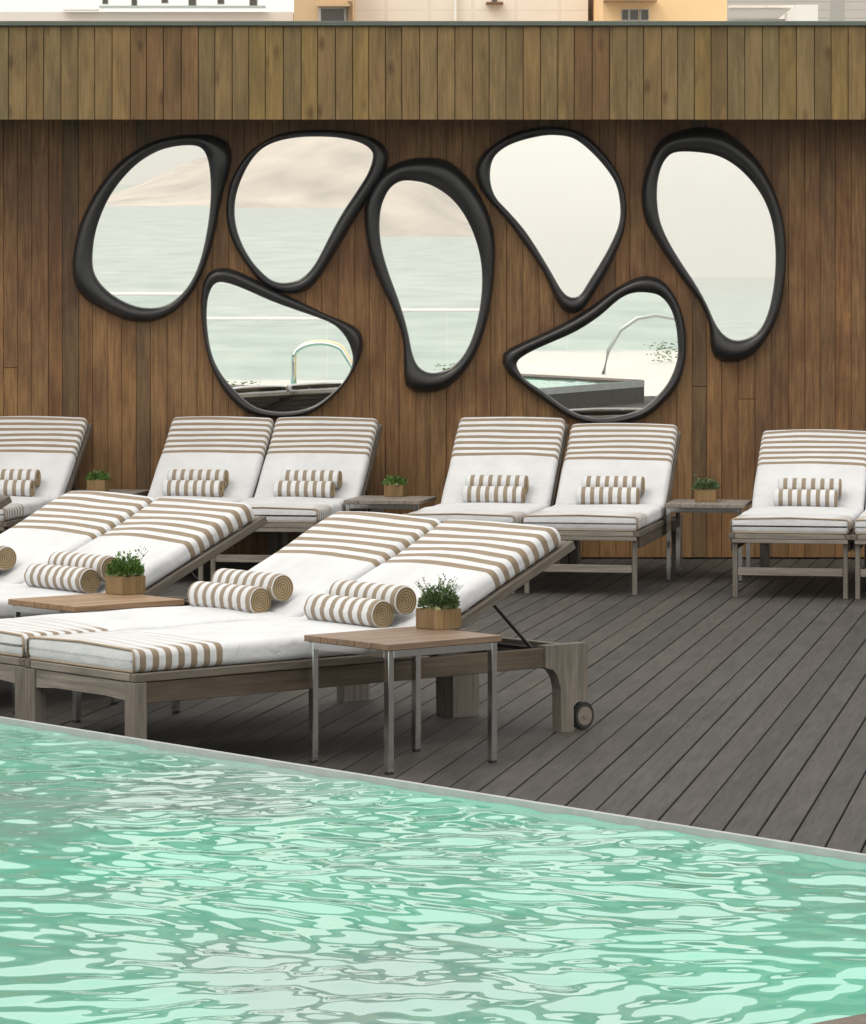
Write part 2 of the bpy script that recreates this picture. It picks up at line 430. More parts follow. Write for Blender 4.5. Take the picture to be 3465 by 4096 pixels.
def make_water():
    def axis(a, fa, fb, b, d):
        c = list(np.arange(fa, fb, d)); s = d
        x = c[0]; lo = []
        while x > a: s *= 1.12; x -= s; lo.append(max(x, a))
        x = c[-1]; hi = []; s = d
        while x < b: s *= 1.12; x += s; hi.append(min(x, b))
        return np.array(lo[::-1] + c + hi)
    n_ = axis(-18, -10.6, NEDGE + .01, NEDGE + .01, .0125); l_ = axis(-5.92, 3.6, LRIM - .021, LRIM - .021, .0125)
    gn, gl = np.meshgrid(n_, l_, indexing='ij')
    x = Lv.x * gl + Nv.x * gn; y = Lv.y * gl + Nv.y * gn
    wx = x + .10 * np.sin(y * 2.1 + 1) + .06 * np.sin(x * 3.3 + y * 1.7); wy = y + .12 * np.sin(x * 1.9 + .5) + .05 * np.sin(y * 4.1 - x * 2.3)
    z = np.zeros_like(x)
    for k in range(70):
        wl = .085 * (.34 / .085) ** rng.random(); a = rng.uniform(0, 6.283); p = rng.uniform(0, 6.28)
        kx, ky = math.cos(a) * 6.283 / wl, math.sin(a) * 6.283 / wl
        ph = kx * wx + ky * wy + p
        env = .6 + .4 * np.sin(x * rng.uniform(.5, 2) + y * rng.uniform(.5, 2) + rng.uniform(0, 6))
        z += env * .0138 * wl / 6.283 * (np.sin(ph) + .12 * np.cos(2 * ph))
    g = np.gradient(z, axis=0)[200:300, 200:300] / .0125
    print('water slope rms', float(g.std()), 'height', float(z.std()))
    z = RZ - .018 + z
    z = np.minimum(z, RZ + .012)
    V = np.stack([x, y, z], -1).reshape(-1, 3).astype(np.float32)
    A, B = x.shape
    idx = (np.arange(A - 1)[:, None] * B + np.arange(B - 1)[None, :]).ravel()
    Fq = np.stack([idx, idx + 1, idx + B + 1, idx + B], -1)
    me = bpy.data.meshes.new('water'); me.vertices.add(len(V)); me.vertices.foreach_set('co', V.ravel())
    me.loops.add(Fq.size); me.loops.foreach_set('vertex_index', Fq.ravel().astype(np.int32))
    me.polygons.add(len(Fq)); me.polygons.foreach_set('loop_start', (np.arange(len(Fq)) * 4).astype(np.int32))
    me.polygons.foreach_set('loop_total', np.full(len(Fq), 4, np.int32)); me.update(); me.validate()
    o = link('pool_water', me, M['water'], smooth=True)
    nrm = me.polygons[0].normal.z
    if nrm < 0: me.flip_normals()
    tag(o, kind='structure')
make_water()

# ---- plank wall with fascia
wall = empty('wooden_wall', (0, WALL, 0), 0, 'brown wooden plank wall the seven black framed mirrors hang on', 'wall')
fas = empty('wooden_fascia', (0, FASC, 2.776), 0, 'olive brown vertical board fascia with a metal cap projecting above the mirrors', 'fascia')
def tone_wall(x, low):
    px = 433 + x / WALL * F
    for c, wd in ((67, 8), (149, 8), (704, 8)):
        if abs(px - c) < wd: return (.62, .70, .80, 1)
    v = random.uniform(.86, 1.10); rd = random.uniform(-.06, .10)
    c = [v * (1 + rd * .3), v * (1 - rd * .3), v * (1 - rd)]
    if low: c = [c[0] * 1.08, c[1] * 1.12, c[2] * 1.08]
    return (*c, 1)
x = -6.5
while x < 6.5:
    wd = random.uniform(.088, .108)
    joint = None
    px = 433 + (x + wd / 2) / WALL * F
    if random.random() < .07: joint = random.choice([.95, 1.02, 1.10, 1.22])
    segs = [(0.01, 3.30, False)] if joint is None else [(0.01, joint - .003, True), (joint, 3.30, False)]
    dy = random.uniform(0, .005)
    for z0, z1, low in segs:
        bm = bmesh.new(); box(bm, -wd / 2 + .0010, wd / 2 - .0010, 0, .02, 0, z1 - z0, bev=.0018)
        o = mesh('plank', bm, M['wall'], wall, loc=(x + wd / 2, dy + (.002 if low else 0), z0)); o.color = tone_wall(x + wd / 2, low)
    x += wd
boxo('wall_backing', (-6.5, 6.5, .03, .25, -.05, 3.33), M['backing'], wall)
x = -6.4
while x < 6.4:
    wd = random.uniform(.100, .114)
    bm = bmesh.new(); box(bm, -wd / 2 + .002, wd / 2 - .002, 0, .02, 0, .583, bev=.002)
    o = mesh('plank', bm, M['fascia'], fas, loc=(x + wd / 2, random.uniform(0, .006), 0))
    px = 433 + (x + wd / 2) / FASC * F
    v = random.uniform(.84, 1.08); rd = random.uniform(-.05, .1)
    c = [v * (1 + rd * .3), v * (1 - rd * .3), v * (1 - rd)]
    if any(abs(px - q) < 12 for q in (142, 166, 580, 600)) or random.random() < .03: c = [v * .88, v * .74, v * .70]
    elif random.random() < .15: c = [v * .88, v * .96, v * 1.0]
    elif random.random() < .12: c = [v * 1.06, v * 1.04, v * .85]
    o.color = (*c, 1); x += wd
boxo('fascia_backing', (-6.4, 6.4, .027, .06, .004, .58), M['backing'], fas)
boxo('soffit', (-6.4, 6.4, .061, .445, .02, .05), M['backing'], fas)
boxo('coping', (-6.4, 6.4, -.02, .70, .5845, .615), M['coping'], fas, bev=.004)

# ================================================================ MIRRORS
c3 = lambda p: (50 + p[0] * .22676, 112.5 + p[1] * .22676)
c4 = lambda p: (462.5 + p[0] * .22888, 112.5 + p[1] * .22888)
cd = lambda p: (p[0] * .49095, p[1] * .49095)
MIR = [
 (c3, [(640,147),(680,170),(700,230),(708,320),(705,420),(690,530),(665,640),(630,730),(580,800),(510,850),(430,862),(350,845),(270,800),(215,745),(190,690),(188,620),(200,530),(230,440),(270,360),(330,280),(400,215),(480,170),(560,150)],
  [(650,95),(730,100),(785,130),(802,190),(790,260),(765,340),(745,430),(725,540),(690,660),(640,770),(580,850),(500,905),(420,925),(330,915),(230,870),(150,820),(108,760),(95,680),(105,590),(130,490),(170,400),(225,310),(300,220),(390,155),(480,115),(570,98)],
  169, 'black framed leaf shaped mirror at the far left reflecting sea and a hill slope'),
 (c3, [(1200,108),(1290,115),(1370,135),(1415,165),(1423,200),(1400,270),(1350,350),(1290,440),(1240,530),(1200,610),(1160,680),(1110,730),(1050,750),(990,745),(940,710),(880,640),(835,550),(815,460),(820,370),(850,280),(900,195),(970,140),(1080,112)],
  [(1180,75),(1280,78),(1380,95),(1460,130),(1493,185),(1480,260),(1430,340),(1370,430),(1310,530),(1250,630),(1195,720),(1140,780),(1070,800),(990,785),(920,740),(850,650),(795,550),(775,450),(785,340),(820,250),(880,170),(970,110),(1070,80)],
  171, 'black framed mirror narrowing downward, second from left in the upper row, showing the hill top'),
 (c3, [(735,750),(790,755),(870,785),(970,830),(1080,870),(1180,905),(1250,935),(1300,985),(1330,1050),(1333,1110),(1300,1180),(1240,1240),(1170,1290),(1090,1315),(1000,1320),(905,1300),(830,1240),(760,1160),(715,1070),(695,960),(692,860),(705,790)],
  [(740,685),(810,692),(900,735),(1010,790),(1120,840),(1220,890),(1320,930),(1370,970),(1380,1040),(1350,1120),(1290,1210),(1210,1290),(1120,1338),(1000,1350),(880,1330),(800,1270),(730,1170),(690,1060),(670,940),(665,820),(685,720)],
  216, 'black framed lower left mirror reflecting the pool handrail, above the left lounger pair'),
 (cd, [(835,368),(880,378),(925,410),(955,455),(975,510),(982,570),(975,640),(955,705),(925,745),(885,760),(855,750),(840,720),(830,670),(812,610),(790,550),(775,490),(775,430),(790,390),(810,372)],
  [(880,320),(920,330),(960,370),(990,420),(1008,480),(1008,550),(998,630),(975,710),(940,765),(900,795),(850,800),(825,785),(822,740),(820,690),(800,630),(770,570),(748,500),(742,430),(755,385),(785,345),(830,323)],
  200, 'tall black framed bean shaped mirror in the middle of the seven'),
 (c4, [(340,103),(420,100),(490,115),(560,170),(620,235),(670,310),(688,400),(685,480),(650,570),(600,660),(550,740),(515,795),(480,808),(440,785),(390,700),(330,600),(270,510),(200,430),(145,370),(122,300),(125,230),(150,180),(220,135)],
  [(380,58),(470,68),(550,105),(620,175),(680,260),(712,350),(718,440),(705,530),(670,620),(625,710),(575,790),(535,850),(490,880),(440,865),(400,800),(350,690),(280,590),(210,490),(130,400),(75,330),(57,260),(72,200),(120,150),(200,100),(290,68)],
  318, 'black framed pear shaped mirror showing only blank white sky'),
 (c4, [(740,790),(800,787),(860,800),(905,850),(930,920),(940,1010),(938,1080),(905,1170),(850,1240),(780,1295),(690,1325),(600,1335),(510,1320),(430,1275),(350,1215),(280,1170),(240,1115),(245,1080),(310,1040),(400,1000),(500,955),(600,890),(680,820)],
  [(760,720),(830,715),(890,745),(940,820),(970,910),(980,1010),(975,1090),(950,1180),(890,1260),(810,1330),(700,1365),(600,1370),(490,1345),(390,1285),(290,1210),(200,1140),(172,1085),(185,1045),(250,1010),(350,965),(460,910),(560,850),(650,780)],
  160, 'black framed lower right mirror with a dark lounger back reflected along its bottom'),
 (c4, [(940,172),(1040,175),(1130,195),(1220,255),(1300,350),(1345,450),(1365,560),(1367,680),(1355,790),(1330,890),(1290,960),(1220,995),(1160,985),(1110,930),(1070,840),(1020,750),(960,660),(900,560),(860,460),(850,340),(865,250),(895,195)],
  [(1050,60),(1150,80),(1240,150),(1310,230),(1370,350),(1405,470),(1418,600),(1410,750),(1385,880),(1330,990),(1260,1070),(1180,1092),(1110,1080),(1085,1020),(1080,930),(1040,830),(970,740),(900,640),(830,530),(790,440),(785,330),(810,230),(850,140),(920,85)],
  262, 'large black framed mirror at the far right with cream sky over hazy sea'),
]
def smooth_loop(pts, n):
    P = np.array(pts, float); m = len(P); out = []
    for i in range(m):
        a, b, c, d = P[i - 1], P[i], P[(i + 1) % m], P[(i + 2) % m]
        for t in np.linspace(0, 1, 12, endpoint=False):
            out.append(.5 * ((2 * b) + (c - a) * t + (2 * a - 5 * b + 4 * c - d) * t * t + (3 * b - a - 3 * c + d) * t ** 3))
    Q = np.array(out)
    for _ in range(14): Q = .5 * Q + .25 * (np.roll(Q, 1, 0) + np.roll(Q, -1, 0))
    s = np.r_[0, np.cumsum(np.hypot(*(np.roll(Q, -1, 0) - Q).T))]; Q = np.vstack([Q, Q[:1]])
    u = np.linspace(0, s[-1], n, endpoint=False)
    return np.stack([np.interp(u, s, Q[:, 0]), np.interp(u, s, Q[:, 1])], -1)
for cv, inner, outer, hz, label in MIR:
    YG = WALL - .045
    def w3(q, Y=YG): v = pix(q[0], q[1], Y); return np.array([v.x, v.z])
    I = np.array([w3(q) for q in smooth_loop([cv(p) for p in inner], 120)]); O = smooth_loop([cv(p) for p in outer], 480)
    O = np.array([w3(q) for q in O])
    # pair every inner point with the outer outline, monotonic around the loop
    idx = [int(np.argmin(((O - p) ** 2).sum(1))) for p in I]
    un = np.unwrap(np.array(idx) * 2 * np.pi / 480) * 480 / (2 * np.pi)
    for _ in range(10): un = un * .5 + .25 * (np.r_[un[-1] - 480 * np.sign(un[-1] - un[0]), un[:-1]] + np.r_[un[1:], un[0] + 480 * np.sign(un[-1] - un[0])])
    Op = np.array([O[int(round(u)) % 480] * (1 - (u % 1 if False else 0)) for u in un])
    c = I.mean(0); root = empty('wall_mirror', (c[0], WALL, c[1]), 0, label, 'mirror')
    bm = bmesh.new(); prof = [(0, 0.0), (.02, .022), (.10, .052), (.28, .078), (.5, .086), (.72, .078), (.90, .062), (.985, .048), (1.0, .030)]
    rings = []
    for i in range(120):
        wd = np.linalg.norm(Op[i] - I[i]); hs = min(1.15, .72 + wd * 3.0)
        rings.append([bm.verts.new((*((Op[i] * (1 - t) + I[i] * t) - c)[:1], -h * hs + .0, ((Op[i] * (1 - t) + I[i] * t) - c)[1])) for t, h in prof])
    for i in range(120):
        a, b = rings[i], rings[(i + 1) % 120]
        for k in range(len(prof) - 1): bm.faces.new((a[k], b[k], b[k + 1], a[k + 1]))
    mesh('frame', bm, M['frame'], root, smooth=True)
    # glass: hung a fraction of a degree out of plumb
    tilt = -(300 - hz) / F / 2
    bm = bmesh.new(); G = c + (I - c) * 1.01 - 0
    vs = [bm.verts.new((g[0] - c[0], 0, g[1] - c[1])) for g in G]; f = bm.faces.new(vs)
    r = bmesh.ops.extrude_face_region(bm, geom=[f]); bmesh.ops.translate(bm, verts=[v for v in r['geom'] if isinstance(v, bmesh.types.BMVert)], vec=(0, .005, 0))
    mesh('glass', bm, M['mirror'], root, loc=(0, -.038, 0), rot=(-tilt, 0, 0))

# ================================================================ LOUNGERS
LW = .68
def make_lounger(kind, Ln, piv, ang, label, wheels=()):
    """local origin at the middle of the footprint; x from foot to head"""
    near = kind == 'near'
    root = empty('sun_lounger', (0, 0, 0), 0, label, 'sun lounger', 'striped sun loungers on the deck')
    ox, hw = -Ln / 2, LW / 2
    def T(x): return ox + x
    lt = .052 if near else .026; lw_ = .064 if near else .026; ins = 0 if near else .022
    for s in (-1, 1):                                        # foot legs
        y0, y1 = sorted((s * (hw - ins), s * (hw - ins - lw_)))
        bm = bmesh.new(); box(bm, T(0 if near else .03), T((0 if near else .03) + lt), y0, y1, 0, .327 if near else .305, bev=.003)
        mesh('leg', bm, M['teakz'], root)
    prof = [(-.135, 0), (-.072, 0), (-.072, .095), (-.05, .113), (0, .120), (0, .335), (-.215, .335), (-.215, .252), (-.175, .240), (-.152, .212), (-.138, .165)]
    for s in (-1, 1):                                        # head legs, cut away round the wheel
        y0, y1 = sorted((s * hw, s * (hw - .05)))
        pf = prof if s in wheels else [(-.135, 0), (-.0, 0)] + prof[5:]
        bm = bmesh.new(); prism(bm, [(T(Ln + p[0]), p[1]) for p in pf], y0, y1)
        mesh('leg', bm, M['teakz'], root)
        if s not in wheels: continue
        wl = empty('wheel', (T(Ln - .012), s * (hw - .017), .054)); wl.parent = root
        bm = bmesh.new(); cyl(bm, (0, 0, 0), 1, .054, .03, 28); bmesh.ops.bevel(bm, geom=[e for e in bm.edges if abs(e.verts[0].co.y - e.verts[1].co.y) < 1e-5], offset=.006, segments=2, affect='EDGES')
        mesh('tyre', bm, M['rubber'], wl)
        bm = bmesh.new(); cyl(bm, (0, 0, 0), 1, .036, .034, 24); cyl(bm, (0, 0, 0), 1, .011, .042, 12); mesh('hub', bm, plain('grey hub', (.20, .17, .14), .6) if 'hub' not in M else M['hub'], wl)
    rz0, rz1 = (.252, .326) if near else (.262, .326)
    rx = (0.054 if near else .06)
    for s in (-1, 1):
        y0, y1 = sorted((s * (hw - .008), s * (hw - .040)))
        bm = bmesh.new(); box(bm, T(rx), T(Ln - .216), y0, y1, rz0, rz1, bev=.002)
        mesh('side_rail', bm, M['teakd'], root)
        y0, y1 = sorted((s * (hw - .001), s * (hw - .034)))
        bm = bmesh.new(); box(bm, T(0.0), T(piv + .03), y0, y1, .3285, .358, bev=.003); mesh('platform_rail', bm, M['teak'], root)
    if near:
        bm = bmesh.new(); ap = [(-hw + .065, .262), (-.15, .270), (.15, .270), (hw - .065, .262), (hw - .065, .3265), (-hw + .065, .3265)]
        a = [bm.verts.new((T(.008), p[0], p[1])) for p in ap]; b = [bm.verts.new((T(.034), p[0], p[1])) for p in ap]
        bm.faces.new(a); bm.faces.new(b[::-1])
        for i in range(6): bm.faces.new((a[i], a[(i + 1) % 6], b[(i + 1) % 6], b[i]))
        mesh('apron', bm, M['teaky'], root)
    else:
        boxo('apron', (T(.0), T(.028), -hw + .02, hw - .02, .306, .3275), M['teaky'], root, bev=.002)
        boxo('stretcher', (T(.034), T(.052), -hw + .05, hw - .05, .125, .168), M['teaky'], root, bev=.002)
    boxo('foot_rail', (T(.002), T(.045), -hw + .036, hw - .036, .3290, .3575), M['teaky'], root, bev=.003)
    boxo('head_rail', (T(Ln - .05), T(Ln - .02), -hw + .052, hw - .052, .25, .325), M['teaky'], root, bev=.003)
    n = 9
    for k in range(n):
        x = .10 + (piv - .14) * k / (n - 1)
        boxo('slat', (T(x), T(x + .06), -hw + .037, hw - .037, .334, .352), M['teaky'], root)
    # backrest frame, hinged at the pivot
    BL = .885
    br = empty('backrest', (T(piv), 0, .352), 0); br.parent = root; br.rotation_euler = (0, -ang, 0)
    for s in (-1, 1):
        y0, y1 = sorted((s * (hw - .002), s * (hw - .034)))
        boxo('frame_bar', (.0, BL, y0, y1, -.030, .004), M['teak'], br, bev=.003)
    boxo('top_bar', (BL - .06, BL - .001, -hw + .035, hw - .035, -.028, .003), M['teaky'], br, bev=.003)
    for k in range(7): boxo('slat', (.04 + k * .108, .10 + k * .108, -hw + .036, hw - .036, -.018, .001), M['teaky'], br)
    # support strut
    sx = piv + .46 * math.cos(ang); sz = .33 + .46 * math.sin(ang)
    bm = bmesh.new()
    for s in (-1, 1): tube(bm, [(T(sx), s * (hw - .06), sz), (T(sx + .22), s * (hw - .06), .322)], .007, 6)
    tube(bm, [(T(sx + .22), -hw + .05, .322), (T(sx + .22), hw - .05, .322)], .008, 6)
    mesh('support_strut', bm, M['dark'], root)
    # cushions
    sd_ = random.randint(0, 999)
    SL = piv - .012; TH = .080
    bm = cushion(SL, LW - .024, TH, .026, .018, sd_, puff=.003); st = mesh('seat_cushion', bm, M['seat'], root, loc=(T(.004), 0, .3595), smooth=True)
    bm = bmesh.new(); a = (LW - .03) / 2
    tube(bm, [(.003, -a, .008), (.001, -a, TH - .010), (.003, -a + .012, TH), (.002, 0, TH + .008), (.003, a - .012, TH), (.001, a, TH - .010), (.003, a, .008)], .0045, 6)
    tube(bm, [(.004, -a + .01, .004), (.004, a - .01, .004)], .004, 6)
    mesh('piping', bm, M['piping'], st, smooth=True)
    bm = cushion(BL - .028, LW - .024, .080, .030, .026, sd_ + 1, puff=.004); bc = mesh('back_cushion', bm, M['back'], br, loc=(-.006, 0, .006), smooth=True)
    root['dims'] = [Ln, piv, ang]
    return root
M['hub'] = plain('weathered hub', (.20, .17, .14), .6, var=.3, vs=60)

def place(root, corner, axis_angle, Ln):
    """corner = foot corner on the local -y side; shifts to the centre"""
    d = Vector((math.cos(axis_angle), math.sin(axis_angle), 0)); q = Vector((-d.y, d.x, 0))
    root.location = Vector(corner) + d * (Ln / 2) + q * (LW / 2); root.rotation_euler = (0, 0, axis_angle)
    return root
AN = math.atan2(.650, .760)
NEARL, NEARP = 2.133, 1.262
near_specs = [  # (L of the foot end, n of the camera-side edge, back angle, label)
 (7.217, -10.02, 27.0, 'front sun lounger whose grey teak side stands behind the nearest side table'),
 (7.235, -10.725, 27.0, 'sun lounger paired behind the front one, its two rolled towels fully in view'),
 (7.290, -12.03, 26.0, 'white sun lounger in the second pair right behind the left wooden table and its plant'),
 (7.300, -12.735, 26.0, 'left lounger of the second pair, cropped by the left picture edge'),
 (7.330, -14.04, 26.0, 'sun lounger of the third pair, only its frame tip showing at the left picture edge'),
]
towel_spots = []
protoN = None
for l, n, a, lab in near_specs:
    outer = 'front sun' in lab or 'second pair right' in lab
    if protoN is None: protoN = {}
    if outer not in protoN: o = protoN[outer] = make_lounger('near', NEARL, NEARP, R(25.0), lab, (-1,) if outer else ())
    else: o = copy_tree(protoN[outer]); o['label'] = lab
    place(o, ln(l, n), AN, NEARL); towel_spots.append((o, NEARL, NEARP, 'n'))
FARL, FARP = 2.0, 1.20
def far_place(px, Y, th): return ((px - 433) / F * Y, Y, 0), R(90 - th)
far_specs = [  # foot right corner pixel, depth, heading degrees, back angle, label
 (7, 20.75, 9.5, 35.5, 'back row lounger at the far left, cut by the picture edge'),
 (205, 20.70, 10.3, 35.5, 'back row lounger under the lower left mirror, left one of its pair'),
 (320, 20.62, 10.0, 35.5, 'back row lounger under the lower left mirror, right one of its pair'),
 (517, 20.00, 11.0, 37.5, 'back row lounger left of the lower right mirror, back set higher than its neighbour'),
 (640, 19.88, 10.8, 34.2, 'back row lounger under the lower right mirror, beside the small steel table'),
 (851.5, 19.62, 10.6, 31.5, 'back row lounger standing alone at the right, past the last side table'),
 (976, 19.50, 10.0, 31.5, 'back row lounger at the right picture edge, only a sliver of its cushion visible'),
]
protoF = {}
for px, Y, th, a, lab in far_specs:
    key = a
    if key not in protoF: o = protoF[key] = make_lounger('far', FARL, FARP, R(a), lab)
    else: o = copy_tree(protoF[key]); o['label'] = lab
    c, an = far_place(px, Y, th); place(o, c, an, FARL); towel_spots.append((o, FARL, FARP, 'f'))

# ---- rolled towels: striped roll along local x
def make_towel(ln_=.40, r=.052, seed=0):
    rr = random.Random(seed); bm = bmesh.new(); seg = 40; xs = [-ln_ / 2, -ln_ / 2 + .004, -ln_ / 2 + .012] + list(np.linspace(-ln_ / 2 + .03, ln_ / 2 - .03, 16)) + [ln_ / 2 - .012, ln_ / 2 - .004, ln_ / 2]
    rings = []; p1, p2 = rr.uniform(0, 6), rr.uniform(0, 6)
    for x in xs:
        e = min(x + ln_ / 2, ln_ / 2 - x); rad = r - (.005 * (1 - min(e, .012) / .012) ** 2)
        ring = []
        for k in range(seg):
            t = 2 * math.pi * k / seg
            q = rad * (1 + .02 * math.sin(2 * t + p1) + .008 * math.sin(23 * x + p2) ) + (.0035 * (k / seg))       # spiral step of the outer flap
            z = q * math.sin(t)
            if z < -r * .9: z = -r * .9 + (z + r * .9) * .3
            ring.append(bm.verts.new((x, q * math.cos(t), z)))
        rings.append(ring)
    for a, b in zip(rings, rings[1:]):
        for k in range(seg): bm.faces.new((a[k], a[(k + 1) % seg], b[(k + 1) % seg], b[k]))
    for side, ring, sx in ((0, rings[0], -1), (1, rings[-1], 1)):
        prev = ring; nr = 10
        for j in range(1, nr + 1):
            f = 1 - j / nr
            dx = (-.0035 if j % 2 else .0015) * sx - .002 * sx
            if j == nr: c = bm.verts.new((sx * ln_ / 2, 0, 0)); [setattr(bm.faces.new((prev[k], prev[(k + 1) % seg], c)), 'material_index', 1) for k in range(seg)]; break
            cur = [bm.verts.new((v.co.x if False else sx * ln_ / 2 + dx, v.co.y * f, v.co.z * f)) for v in ring]
            for k in range(seg):
                fc = bm.faces.new((prev[k], prev[(k + 1) % seg], cur[(k + 1) % seg], cur[k])); fc.material_index = 1
            prev = cur
    me = bpy.data.meshes.new('rolled_towel'); bmesh.ops.recalc_face_normals(bm, faces=bm.faces); bm.to_mesh(me); bm.free()
    me.materials.append(M['towel']); me.materials.append(M['towel_end']); me.polygons.foreach_set('use_smooth', [True] * len(me.polygons))
    return me
tw = [make_towel(.40, .0535, s) for s in (1, 2)]; twf = [make_towel(.365, .055, s) for s in (3, 4)]
names = ['front lounger behind the nearest table', 'paired lounger next to the front one', 'right lounger of the second pair', 'left lounger of the second pair', 'third pair lounger at the left edge',
         'far left back row lounger', 'left lounger under the lower left mirror', 'right lounger under the lower left mirror',
         'back row lounger left of the lower right mirror', 'lounger under the lower right mirror', 'lone right back row lounger', 'right edge back row lounger']
for i, (o, Ln, piv, k) in enumerate(towel_spots):
    if i in (4, 11): continue
    mat = Matrix.Rotation(o.rotation_euler.z, 4, 'Z'); base = Vector(o.location)
    rnd = random.Random(i)
    off = {0: -.055, 2: -.09}.get(i, 0.0) if k == 'n' else rnd.uniform(-.02, .02)
    for j, (lx, lz, dy) in enumerate(((piv - .080, .491, 0), (piv + .018, .538 if k == 'n' else .552, -.02 if k == 'n' else rnd.uniform(-.03, .0)))):
        me = (tw if k == 'n' else twf)[(i + j) % 2]
        t = link('rolled_towel', me); p = mat @ Vector((lx - Ln / 2, off + dy, 0))
        t.location = base + p + Vector((0, 0, lz)); t.rotation_euler = (rnd.uniform(-.4, .4), 0, o.rotation_euler.z + R(90) + rnd.uniform(-.02, .02))
        tag(t, ('lower' if j == 0 else 'upper') + ' striped rolled towel on the ' + names[i], 'towel', 'rolled towels on the loungers')

# ================================================================ SIDE TABLES
TX, TY, TH_ = .53, .47, .455                     # along lounger, across
def make_table(label, topmat):
    root = empty('side_table', (0, 0, 0), 0, label, 'side table', 'steel legged side tables')
    nb = 5
    for k in range(nb):
        y0 = -TY / 2 + TY / nb * k; bm = bmesh.new(); box(bm, -TX / 2, TX / 2, y0 + .0012, y0 + TY / nb - .0012, TH_ - .022, TH_, bev=.0015)
        mesh('top_board', bm, topmat, root)
    a, b = TX / 2 - .012, TY / 2 - .012; t = .026
    for sx in (-1, 1):
        for sy in (-1, 1):
            x0, x1 = sorted((sx * a, sx * (a - t))); y0, y1 = sorted((sy * b, sy * (b - t)))
            lg = boxo('leg', (x0, x1, y0, y1, .008, TH_ - .0235), M['chrome'], root, bev=.002)
            boxo('foot_glide', (x0 + .002, x1 - .002, y0 + .002, y1 - .002, 0, .0075), M['rubber'], lg)
    for sx in (-1, 1):
        x0, x1 = sorted((sx * (a - .001), sx * (a - t + .001)))
        boxo('frame_rail', (x0, x1, -b + t, b - t, TH_ - .05, TH_ - .0235), M['chrome'], root, bev=.001)
    for sy in (-1, 1):
        y0, y1 = sorted((sy * (b - .001), sy * (b - t + .001)))
        boxo('frame_rail', (-a + t, a - t, y0, y1, TH_ - .05, TH_ - .0235), M['chrome'], root, bev=.001)
    return root
t1 = make_table('nearest wooden topped side table standing by the pool edge', M['top'])
t1.location = ln(7.93 + TX / 2 - .01, -9.98 + TY / 2 + .01); t1.rotation_euler = (0, 0, AN)
M['top2'] = wood('warm oiled table board', 0, (.17, .105, .055), (.34, .22, .125), rough=.5, blotch=.25)
t2 = make_table('brown topped side table between the two near lounger pairs at the left', M['top2'])
t2.location = ln(7.975 + TX / 2, -11.47 - TY / 2 + .0); t2.rotation_euler = (0, 0, AN)
t3 = make_table('grey topped side table by the wall, right of the lower right mirror', M['topg'])
def far_table(o, pxl, Y, th):
    an = R(90 - th); d = Vector((math.cos(an), math.sin(an), 0)); q = Vector((-d.y, d.x, 0))
    c = Vector(((pxl - 433) / F * Y, Y, 0)); o.location = c + d * TX / 2 - q * TY / 2; o.rotation_euler = (0, 0, an); return o
far_table(t3, 664, 20.90, 10.5)
t4 = copy_tree(t3); t4['label'] = 'grey topped side table by the wall below the tall middle mirror'; far_table(t4, 343, 21.30, 11)
t5 = copy_tree(t3); t5['label'] = 'grey side table by the wall at the left, behind the near striped backrests'; far_table(t5, 57, 22.05, 11)

